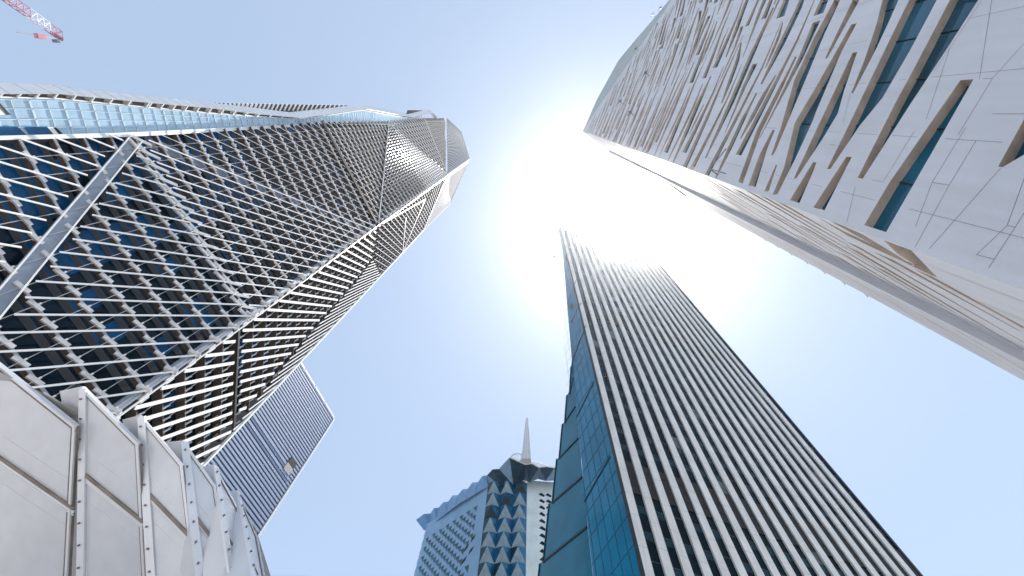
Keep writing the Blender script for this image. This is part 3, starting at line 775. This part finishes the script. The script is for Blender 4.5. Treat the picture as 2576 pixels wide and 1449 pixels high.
# ================================================================ 4. pyramid tower, bottom centre
def pyramid_tower():
    d0 = 125.0; q1 = at_d(1227,1228,d0); H = q1[2]
    T = lambda x, y, z=H: at_z(x, y, z)
    root = thing('pyramid_tower', 'glass tower with blue pyramid facets, zigzag crown and pointed spire', 'tower', V(q1[0],q1[1],-1.6))
    q0 = T(1072,1330); q2 = T(1326,1227); q3 = T(1420,1234); qm = T(1020,1500)
    def frame(a, b):
        a = a.copy(); a[2] = 0; b = b.copy(); b[2] = 0; h = unit(b-a); n = V(h[1],-h[0],0); n = -n if n.dot(a) > 0 else n
        return a, h, n, float(np.linalg.norm(b-a))
    def pyrwall(a, b, cw, ch, depth, name, mats, dent_margin, z_low):
        A, h, n, W = frame(a, b); P = lambda u, z, o=0.0: A+h*u+V(0,0,z)+n*o
        m_ = MB(); nx = max(1, round(W/cw)); cw = W/nx; z = H; r = 0
        while z > z_low:
            for i in range(nx):
                u0, u1 = i*cw, (i+1)*cw; f = (i+(r % 2)*.5)
                m_.poly([P(u0,z-ch),P(u1,z-ch),P(u1,z),P(u0,z)], 0)
            z -= ch; r += 1
        return m_, P, W, n
    # left face: pale blue panels with small hooded triangular dents
    A, h, n, W = frame(q0, q1); P = lambda u, z, o=0.0: A+h*u+V(0,0,z)+n*o
    outer = [(0,-1.6),(W,-1.6),(W,H),(0,H)]; holes = []; z = H-5; r = 0
    while z > 40:
        u = 1.2+(r % 2)*1.7
        while u < W-5.5:
            if not (W-9.5 < u < W-5.5 and H-27 < z < H-18): holes.append([(u,z),(u+2.0,z),(u+1.75,z-2.9)][::-1])
            u += 3.4
        z -= 1.85; r += 1
    holes = [q for q in holes]
    vs, fs = wall_holes(outer, holes); m_ = MB()
    for f in fs: m_.poly([P(*vs[k]) for k in f], 0)
    for q in holes:
        c = P(q[0][0], q[0][1]-.2, -1.0); pts = [P(*p) for p in q]
        ap = P(sum(p[0] for p in q)/3+.4, sum(p[1] for p in q)/3+.5, -.9)
        for i in range(3): m_.poly([pts[i],pts[(i+1)%3],ap], 1)
    m_.poly([P(0,H),P(W,H),P(W,H+2.0,.05),P(0,H+2.0,.05)],0); m_.build('dented_wall', [M_blueP, M_dent], root)
    for du, dz in ((0,0),(-2.6,-2.2),(-.2,-4.2),(-2.8,-6.4)):
        w_ = MB(); u, z = W-5.2+du, H-19.5+dz; w_.poly([P(u,z,.02),P(u+1.7,z+.9,.02),P(u+2.4,z+2.4,.02),P(u+.6,z+1.6,.02)]); w_.build('open_window', M_louv, root)
    # far-left end of that face: serrated blue edge
    m_ = MB(); z = H
    q0l = T(1050,1345); q0l[2] = 0
    while z > 30:
        a, b = A+V(0,0,z), A+V(0,0,z-3.6); o = A+V(0,0,z-1.9)-h*1.6-n*.8; m_.poly([a,b,o],0); m_.poly([a,o,a-n*6-h*1.5],0); m_.poly([o,b,b-n*6-h*1.5],0); z -= 3.6
    m_.build('serrated_edge', M_blueP, root)
    # middle: glass pyramids in staggered rows
    A2, h2, n2, W2 = frame(q1, q2); P2 = lambda u, z, o=0.0: A2+h2*u+V(0,0,z)+n2*o
    rng = random.Random(4); cw = W2/3.0; ch = cw*1.12; rows = []
    z = H+2.2; r = 0
    while z > 40:
        m_ = MB()
        for i in range(0, 3):
            u0 = i*cw + (0 if r % 1 == 0 else cw/2); u1 = u0+cw
            if u1 < .3 or u0 > W2-.2: continue
            a, b, c, d = P2(max(u0,-.9),z-ch), P2(min(u1,W2+.6),z-ch), P2(min(u1,W2+.6),z), P2(max(u0,-.9),z)
            cu = min(max((u0+u1)/2, .0), W2+.2); ap = P2(cu, z-ch*.22, cw*.50)
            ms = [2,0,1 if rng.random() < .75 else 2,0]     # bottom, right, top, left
            m_.poly([a,b,ap], 1 if rng.random() < .68 else 2); m_.poly([b,c,ap], 0); m_.poly([c,d,ap], 2 if rng.random() < .6 else 0); m_.poly([d,a,ap], 2 if (i <= 0 or rng.random() < .25) else 0)  # face tones stand in for reflections: mostly pale below, blue sides, dark above
        z -= ch; r += 1; rows.append(m_)
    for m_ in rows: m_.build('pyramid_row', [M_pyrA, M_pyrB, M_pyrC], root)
    # right: white panels, serrated edge and dark triangular dents
    A3, h3, n3, W3 = frame(q2, q3); P3 = lambda u, z, o=0.0: A3+h3*u+V(0,0,z)+n3*o
    m_ = MB(); holes = []; z = H-2.2; k = 0
    while z > 40:
        for j in range(3):
            u = W3*.30+j*2.4
            if u+2 < W3: holes.append([(u,z-.5),(u+1.9,z-1.4),(u+2.2,z-.6),(u+.9,z+.5)])
        z -= 2.75; k += 1
    vs, fs = wall_holes([(0,-1.6),(W3,-1.6),(W3,H+3.5),(0,H+3.5)], holes)
    for f in fs: m_.poly([P3(*vs[q]) for q in f], 0)
    for q in holes:
        ap = P3(sum(p[0] for p in q)/4, sum(p[1] for p in q)/4, -.9); pts = [P3(*p) for p in q]
        for i in range(4): m_.poly([pts[i],pts[(i+1)%4],ap], 1)
    z = H-.3
    while z > 40:
        m_.poly([P3(0.05,z,.02),P3(0.05,z-2.6,.02),P3(-1.0,z-1.3,.02)],0); z -= 2.6
    m_.build('white_wall', [M_whiteP, M_pyrC], root)
    # crown of folded triangles leaning out
    zx = lambda a, b: (1010.2+a*.2265, 1120.7+b*.2265)
    top = [zx(*p) for p in ((160,825),(250,760),(320,755),(360,695),(410,690),(465,630),(520,620),(565,555),(625,550),(680,485),(735,480),(785,412),(850,405),(895,340),(950,330),(1010,265),(1080,260),(1200,130),(1380,210),(1450,200),(1525,245),(1610,235),(1700,250),(1800,262))]
    bot = [zx(*p) for p in ((250,945),(300,925),(345,885),(385,845),(430,805),(500,750),(545,715),(610,665),(660,630),(720,600),(770,570),(830,530),(880,500),(950,465),(985,480),(1090,440),(1170,432),(1240,435),(1370,380),(1420,410),(1515,372),(1600,395),(1690,390),(1800,400))]
    ct = [at_z(x, y, H+8.5) for x, y in top]; cb = [at_z(x, y, H+.1) for x, y in bot]
    m_ = MB(); mi_l = [0]*14+[1,2,2,2,2,1,2,1,1]
    for i in range(len(top)-1):
        k = mi_l[min(i, len(mi_l)-1)]; k2 = {0:0,1:2,2:2 if i != 16 else 1}[k]
        if i % 2 == 0: m_.poly([cb[i],cb[i+1],ct[i]],k); m_.poly([ct[i],cb[i+1],ct[i+1]],k2)
        else: m_.poly([cb[i],cb[i+1],ct[i+1]],k); m_.poly([cb[i],ct[i+1],ct[i]],k2)
    m_.poly(ct, 3); 
    for i in range(17, len(top)-1): m_.beam(ct[i], ct[i+1], .5, .5, V(0,0,1), 4)
    m_.build('crown', [M_crownB, M_pyrB, M_pyrC, M_conc, M_white], root)
    # spire, ring and railing on the roof
    b0 = at_z(1323.5,1163,H+8.4); sp = at_d(1325,1054,math.hypot(b0[0],b0[1])); ax = unit(V(b0[1],-b0[0],0)); ay = unit(V(b0[0],b0[1],0))
    m_ = MB(); w0, w1 = 1.75, .45; zt = sp[2]; 
    m_.box8([b0+ax*i*w0+ay*j*w0 for i,j in ((-1,-1),(1,-1),(1,1),(-1,1))]+[V(b0[0],b0[1],zt)+ax*i*w1+ay*j*w1 for i,j in ((-1,-1),(1,-1),(1,1),(-1,1))],0)
    for s_ in (-.35,.3): m_.beam(b0+ax*s_*w0*1.0-ay*(w0+.04), V(b0[0],b0[1],zt-.3)+ax*s_*w1-ay*(w1+.04), .22, .1, ay, 1)
    m_.build('spire', [M_spire, M_white], root)
    m_ = MB(); c = at_z(1303,1150,H+10.5)
    for k in range(14):
        a, b = 2*math.pi*k/14, 2*math.pi*(k+1)/14; m_.tube(c+ax*2.4*math.cos(a)+V(0,0,1.8*math.sin(a)), c+ax*2.4*math.cos(b)+V(0,0,1.8*math.sin(b)), .16, 5)
    for k in range(5): m_.tube(c+ax*(k-2)*1.1+V(0,0,-2.2), c+ax*(k-2)*1.1+V(0,0,1.2), .1, 5)
    m_.build('roof_gantry', M_rod, root)
    m_ = MB()
    for (x0,y0),(x1,y1) in (((1336,1158),(1400,1180)),):
        a, b = at_z(x0,y0,H+9.8), at_z(x1,y1,H+9.8)
        for k in range(15):
            p = a+(b-a)*k/14; m_.tube(p-V(0,0,1.2), p, .09, 5)
        m_.tube(a, b, .10, 5)
    m_.build('roof_railing', M_rod, root)
    bk = MB(); far = 40*ay
    for a, b in ((q0,q0+far),(q3,q3+far)):
        a = V(a[0],a[1],0); b = V(b[0],b[1],0); bk.poly([a+V(0,0,-1.6),b+V(0,0,-1.6),b+V(0,0,H),a+V(0,0,H)])
    bk.build('back_wall', M_conc, root)
pyramid_tower()

# ================================================================ 5. louvred tower behind
def louvred_tower():
    k = at_d(838.4,1054.5,135.0); H = k[2]; r0 = at_z(748.4,906,H); h = unit(r0-k); h[2] = 0; h = unit(h); n = V(h[1],-h[0],0); n = -n if n.dot(k) > 0 else n
    K = V(k[0],k[1],0); W = 62.0; P = lambda u, z, o=0.0: K+h*u+V(0,0,z)+n*o
    root = thing('louvred_tower', 'distant blue grey tower with fine horizontal louvres behind white slatted tower', 'tower', K+V(0,0,-1.6))
    m_ = MB(); h2 = -n; e = K+h*-0.0
    ks = at_d(822.6,1081,138.0); side = V(ks[0],ks[1],0)-K; 
    side_d = unit(unit(side)*.25-n); Ls = 14.0
    m_.poly([P(0,-1.6),P(W,-1.6),P(W,H),P(0,H)]); m_.poly([P(0,-1.6),P(0,H),P(0,H)+side_d*Ls,P(0,-1.6)+side_d*Ls]); m_.poly([P(0,H),P(W,H),P(W,H,-Ls),P(0,H)+side_d*Ls]); m_.poly([P(W,-1.6,0),P(W,-1.6,-Ls),P(W,H,-Ls),P(W,H,0)]); m_.poly([P(W,-1.6,-Ls),K+side_d*Ls+V(0,0,-1.6),K+side_d*Ls+V(0,0,H),P(W,H,-Ls)])
    m_.build('wall', M_louvD, root)
    lv = []; rng = random.Random(6); z = H-.6
    pitch = 1.32
    i = 0
    zb = float(on_plane(650,1105,K,n)[2]) 
    while z > 38 and i < 99:
        q = MB(); q.box8([P(u,z+dz,o) for dz in (0,pitch*.56) for u, o in ((0,.02),(W,.02),(W,.35),(0,.35))], 0 if not (zb-2.2 < z < zb+1.5 and False) else 1); lv.append(q)
        z -= pitch; i += 1
    for q in lv: q.build('louvre', M_louvL, root)
    q = MB()
    for dz in (0,2.6): q.box8([P(u,zb+dz+ddz,o) for ddz in (0,.55) for u, o in ((2,.36),(W,.36),(W,.5),(2,.5))])
    q.build('pale_band', M_louvL, root)
    q = MB(); p0 = on_plane(725,1176,K,n); q.box8([p0+h*a+V(0,0,b)+n*c for b in (-2.2,.6) for a,c in ((-1.6,.3),(1.6,.3),(1.6,.6),(-1.6,.6))]); q.build('open_window', M_conc, root)
    q = MB(); p0 = p0+V(0,0,1.4); q.box8([p0+h*a+V(0,0,b)+n*c for b in (-.6,1.8) for a,c in ((-1.6,.3),(1.6,.3),(1.6,.62),(-1.6,.62))]); q.build('open_window', M_louv, root)
    q = MB(); q.beam(P(-.1,-1.6,.3),P(-.1,H,.3),.55,.5,n); q.build('corner_trim', M_white, root)
    q = MB()
    for j in range(8): q.box8([P(u,H+dz,o) for dz in (0,.9+.0*j) for u,o in ((j*W/8+.3,-.4),((j+1)*W/8-.3,-.4),((j+1)*W/8-.3,.4),(j*W/8+.3,.4))])
    q.build('roof_coping', M_white, root)
    q = MB(); z = H-4
    while z > 38: 
        a = K+V(0,0,z)+side_d*.4; b = K+V(0,0,z)+side_d*5; q.beam(a, b, 1.6, .2, V(-n[1],n[0],0)*(1 if V(-n[1],n[0],0).dot(K) < 0 else -1)); z -= 4
    q.build('side_louvres', M_louvL, root)
louvred_tower()

# ================================================================ 6. sawtooth podium, lower left
def podium():
    TL = [(-60,872),(206,972),(353,1044),(459,1108),(535,1168),(593,1233),(637,1309),(677,1392),(700,1470)]
    TR = [(192,1072),(349,1116),(459,1169),(541,1225),(597,1281),(645,1355),(681,1449),(700,1500)]
    IN = [None,(148,984),(306,1056),(417,1112),(507,1175),(573,1237),(627,1311),(668,1392)]
    BL = [(-110,1449),(200,1449),(377,1449),(497,1449),(575,1449),(631,1449),(664,1449),(688,1449),(705,1480)]
    BR = [(172,1449),(367,1449),(492,1449),(571,1449),(628,1449),(662,1449),(686,1449),(702,1505)]
    JT = [((-10,1142),(188,1279)),((212,1190),(362,1312)),((370,1237),(482,1353)),((483,1290),(567,1401)),((565,1349),(634,1449)),((627,1409),(645,1449)),None,None]
    root = thing('podium', 'grey podium wall of sawtooth metal panels with bolted edges in the lower left corner', 'building', at_z(206,972,12)*V(1,1,0)+V(0,0,-1.6))
    zt = 12.0
    def zb(i): return max(6.0, 9.2-0.15*i)
    def down(t, b): return b+(b-t)*min(1.6, (b[2]+1.6)/(t[2]-b[2]))     # continue the slope to the ground
    for i in range(7):
        tl, tr = at_z(*TL[i], zt), at_z(*TR[i], zt*.925)
        bl, br = at_z(*BL[i], zb(i)), at_z(*BR[i], zb(i)*.905)
        if i >= 6: bl = at_z(*BL[i], zt-.6)
        bl2 = down(tl, bl)
        nn = unit(np.cross(tr-tl, bl2-tl)); nn = nn if nn.dot(tl) < 0 else -nn
        br = on_plane(*BR[i], tl, nn); br2 = br+(br-tr)*(np.linalg.norm(bl2-bl)/max(.1,np.linalg.norm(br-tr)))
        ac = unit(tr-tl); dn = unit(bl2-tl)
        p = MB(); p.poly([tl,tr,br2,bl2], 0); th = -nn*.12
        if i == 6: p.build('facade_panel', M_podium, root); continue
        p.poly([tl,tl+th,tr+th,tr],0); p.poly([tr,tr-nn*.10,br2-nn*.10,br2],2)
        # bright bead along the top and the right edge, a dark line inside it
        p.beam(tl+dn*.05+nn*.02, tr+dn*.05+nn*.02, .08, .04, nn, 1); p.beam(tl+dn*.16+nn*.012, tr+dn*.16+nn*.012, .035, .02, nn, 2)
        p.beam(tr-ac*.06+nn*.03, br2-ac*.06+nn*.02, .07, .04, nn, 1); p.beam(tr-ac*.17+nn*.012, br2-ac*.17+nn*.012, .03, .02, nn, 2)
        fp = p.build('facade_panel', [M_podium, M_podedge, M_podgap], root)
        if JT[i]:
            p0 = tl; a, b = on_plane(*JT[i][0], p0, nn), on_plane(*JT[i][1], p0, nn); q = MB()
            q.beam(a+nn*.03, b+nn*.03, .09, .06, nn, 0); q.beam(a+dn*.11+nn*.02, b+dn*.11+nn*.02, .10, .03, nn, 1); q.beam(a+dn*.2+nn*.02, b+dn*.2+nn*.02, .03, .03, nn, 1); q.build('panel_joint', [M_podgap, M_podedge], fp)
        if JT[i]:
            for off in (-.52, .55):
                a2, b2 = a+dn*off*1.3+ac*.25, b+dn*off*1.3-ac*.3; p = MB(); p.beam(a2+nn*.006, b2+nn*.006, .014, .008, nn); p.build('panel_seam', M_podedge, fp)
        if IN[i] is not None:
            inn = at_z(*IN[i], zt-.05); sh = inn-tl
            q = MB(); md = tl+(bl2-tl)*.22; q.poly([tl,md,md+sh*.6-nn*.45,tl+sh*.97],0); q.poly([md,bl2,bl2+sh*.6-nn*.6,md+sh*.6-nn*.45],0); q.build('panel_return', M_podium, fp)
            q = MB(); e0, e1 = tl+nn*.04+ac*.12, bl2+nn*.04+ac*.12; q.beam(e0, e1, .22, .07, nn, 0)
            Lg = np.linalg.norm(e1-e0); k = .35
            while k < Lg: c = e0+(e1-e0)*k/Lg+nn*.035-ac*.04; q.tube(c, c+nn*.05, .032, 6, 1); k += .62
            q.build('edge_strip', [M_podedge, M_bolt], fp)
    b = MB(); t0, t1 = at_z(*TL[0],zt), at_z(*TL[4],zt); back = V(-26,10,0)
    b.poly([t0-V(0,0,.4),t1-V(0,0,.4),t1+V(-3,10,-.4),t0+V(-6,12,-.4)]); b.build('roof', M_conc, root)
podium()

# ================================================================ 7. cranes
def crane_big():
    a, b = at_d(-45,-40,70), at_d(150,97,70); b[2] = a[2]+(b[2]-a[2]); d = unit(b-a); up = V(0,0,1)-d*d[2]; up = unit(up); sd_ = np.cross(d, up); L = np.linalg.norm(b-a)
    root = thing('tower_crane', 'red and white lattice crane jib with hanging hook in the top left corner', 'crane', V(a[0],a[1],-1.6))
    wj, hj = 1.0, 1.15
    N = 11
    def X(t, k): return a+d*L*t + {0:sd_*wj/2,1:-sd_*wj/2,2:up*hj}[k]
    segs = []
    for i in range(N):
        t0, t1 = i/N, (i+1)/N; s_ = MB()
        for k in range(3): s_.tube(X(t0,k), X(t1,k), .06, 5)
        s_.tube(X(t0,0),X(t1,1),.045,5); s_.tube(X(t0,0),X(t1,2),.045,5); s_.tube(X(t0,1),X(t1,2),.045,5); s_.tube(X(t1,0),X(t1,1),.045,5); s_.tube(X(t1,2),X(t1,0),.045,5)
        segs.append((t0, s_))
    for lo, hi, mm in ((0,.30,M_red),(.30,.53,M_red),(.53,.79,M_cwhite),(.79,1.01,M_red)):
        r = MB()
        for t, s_ in segs:
            if lo <= t < hi: r.join(s_)
        if lo > 0: r.build('jib_section', mm, root)
        else: r.build('jib_section', mm, root)
    q = MB(); q.box8([b+d*i+sd_*j+up*k for k in (-.1,.3) for i,j in ((-1.0,-.25),(.4,-.15),(.4,.15),(-1.0,.25))]); q.build('jib_head', M_red, root)
    q = MB(); hk = at_d(100,91,68); q.box8([hk+V(i,j,k) for k in (-.5,.5) for i,j in ((-.3,-.3),(.3,-.3),(.3,.3),(-.3,.3))]); q.tube(hk+V(0,0,.5), hk+V(0,0,1.3), .2, 6, r2=.1); q.build('hook_block', M_red, root)
    e0, e1 = at_d(120,110,68), at_d(52,102,66); 
    q = MB(); q.tube(at_d(42,81,66), at_d(97,90,68), .05, 5); q.build('hoist_rope', M_grey, root)
    c2 = at_d(141,103,69); q = MB(); q.box8([c2+V(i,j,k) for k in (-.2,.2) for i,j in ((-.4,-.2),(.4,-.2),(.4,.2),(-.4,.2))]); q.tube(c2, b, .06, 5); q.build('trolley', M_grey, root)
    q = MB(); q.box8([V(a[0]+i,a[1]+j,z) for z in (-1.6,a[2]) for i,j in ((-1,-1),(1,-1),(1,1),(-1,1))]); q.build('mast', M_red, root)
crane_big()
def crane_small():
    a, b = at_d(1416,641,72), at_d(1393,631,72); d = unit(b-a); root = thing('luffing_crane', 'tiny grey crane boom peeking past the glass flank of striped tower', 'crane', V(a[0],a[1],-1.6))
    q = MB(); sd_ = unit(np.cross(d, V(0,0,1))); up = np.cross(sd_, d); L = np.linalg.norm(b-a); N = 8
    for i in range(N):
        p0, p1 = a+d*L*i/N, a+d*L*(i+1)/N
        for s_ in (-.8,.8): q.tube(p0+sd_*s_, p1+sd_*s_, .14, 5); q.tube(p0+sd_*s_, p1-sd_*s_, .09, 5)
    q.build('boom', M_grey, root)
    q = MB(); c = at_d(1394,645,72); q.tube(b, c, .07, 5); q.build('hoist_rope', M_grey, root)
    q = MB(); q.box8([c+V(i,j,k) for k in (-1.2,.6) for i,j in ((-.5,-.5),(.5,-.5),(.5,.5),(-.5,.5))]); q.tube(c-V(0,0,1.2), c-V(0,0,2.4), .3, 5, r2=.1); q.build('hook_block', M_grey, root)
    q = MB(); m0 = a-d*6; q.box8([V(m0[0]+i,m0[1]+j,z) for z in (-1.6,a[2]-2) for i,j in ((-.8,-.8),(.8,-.8),(.8,.8),(-.8,.8))]); q.build('mast', M_grey, root)
crane_small()

# ---------------------------------------------------------------- haze volume added to imitate the sun's glare over the tower top
hz = MB(); R_ = 640.0
hz.box8([V(x,y,z) for z in (-2.6, 392.0) for x, y in ((-R_,-R_),(R_,-R_),(R_,R_),(-R_,R_))])
hz.f = [f[::-1] for f in hz.f]
mv = bpy.data.materials.new('glare_haze'); mv.use_nodes = True; t_ = mv.node_tree; t_.nodes.clear()
po = t_.nodes.new('ShaderNodeOutputMaterial'); pv = t_.nodes.new('ShaderNodeVolumePrincipled')
pv.inputs['Color'].default_value = (0.96,0.97,1.0,1); pv.inputs['Density'].default_value = 0.00009; pv.inputs['Anisotropy'].default_value = 0.90
t_.links.new(pv.outputs['Volume'], po.inputs['Volume'])
ho = hz.build('haze', mv); ho['kind'] = 'stuff'; ho['label'] = 'added haze imitating sun glare between the towers'; ho['category'] = 'haze'
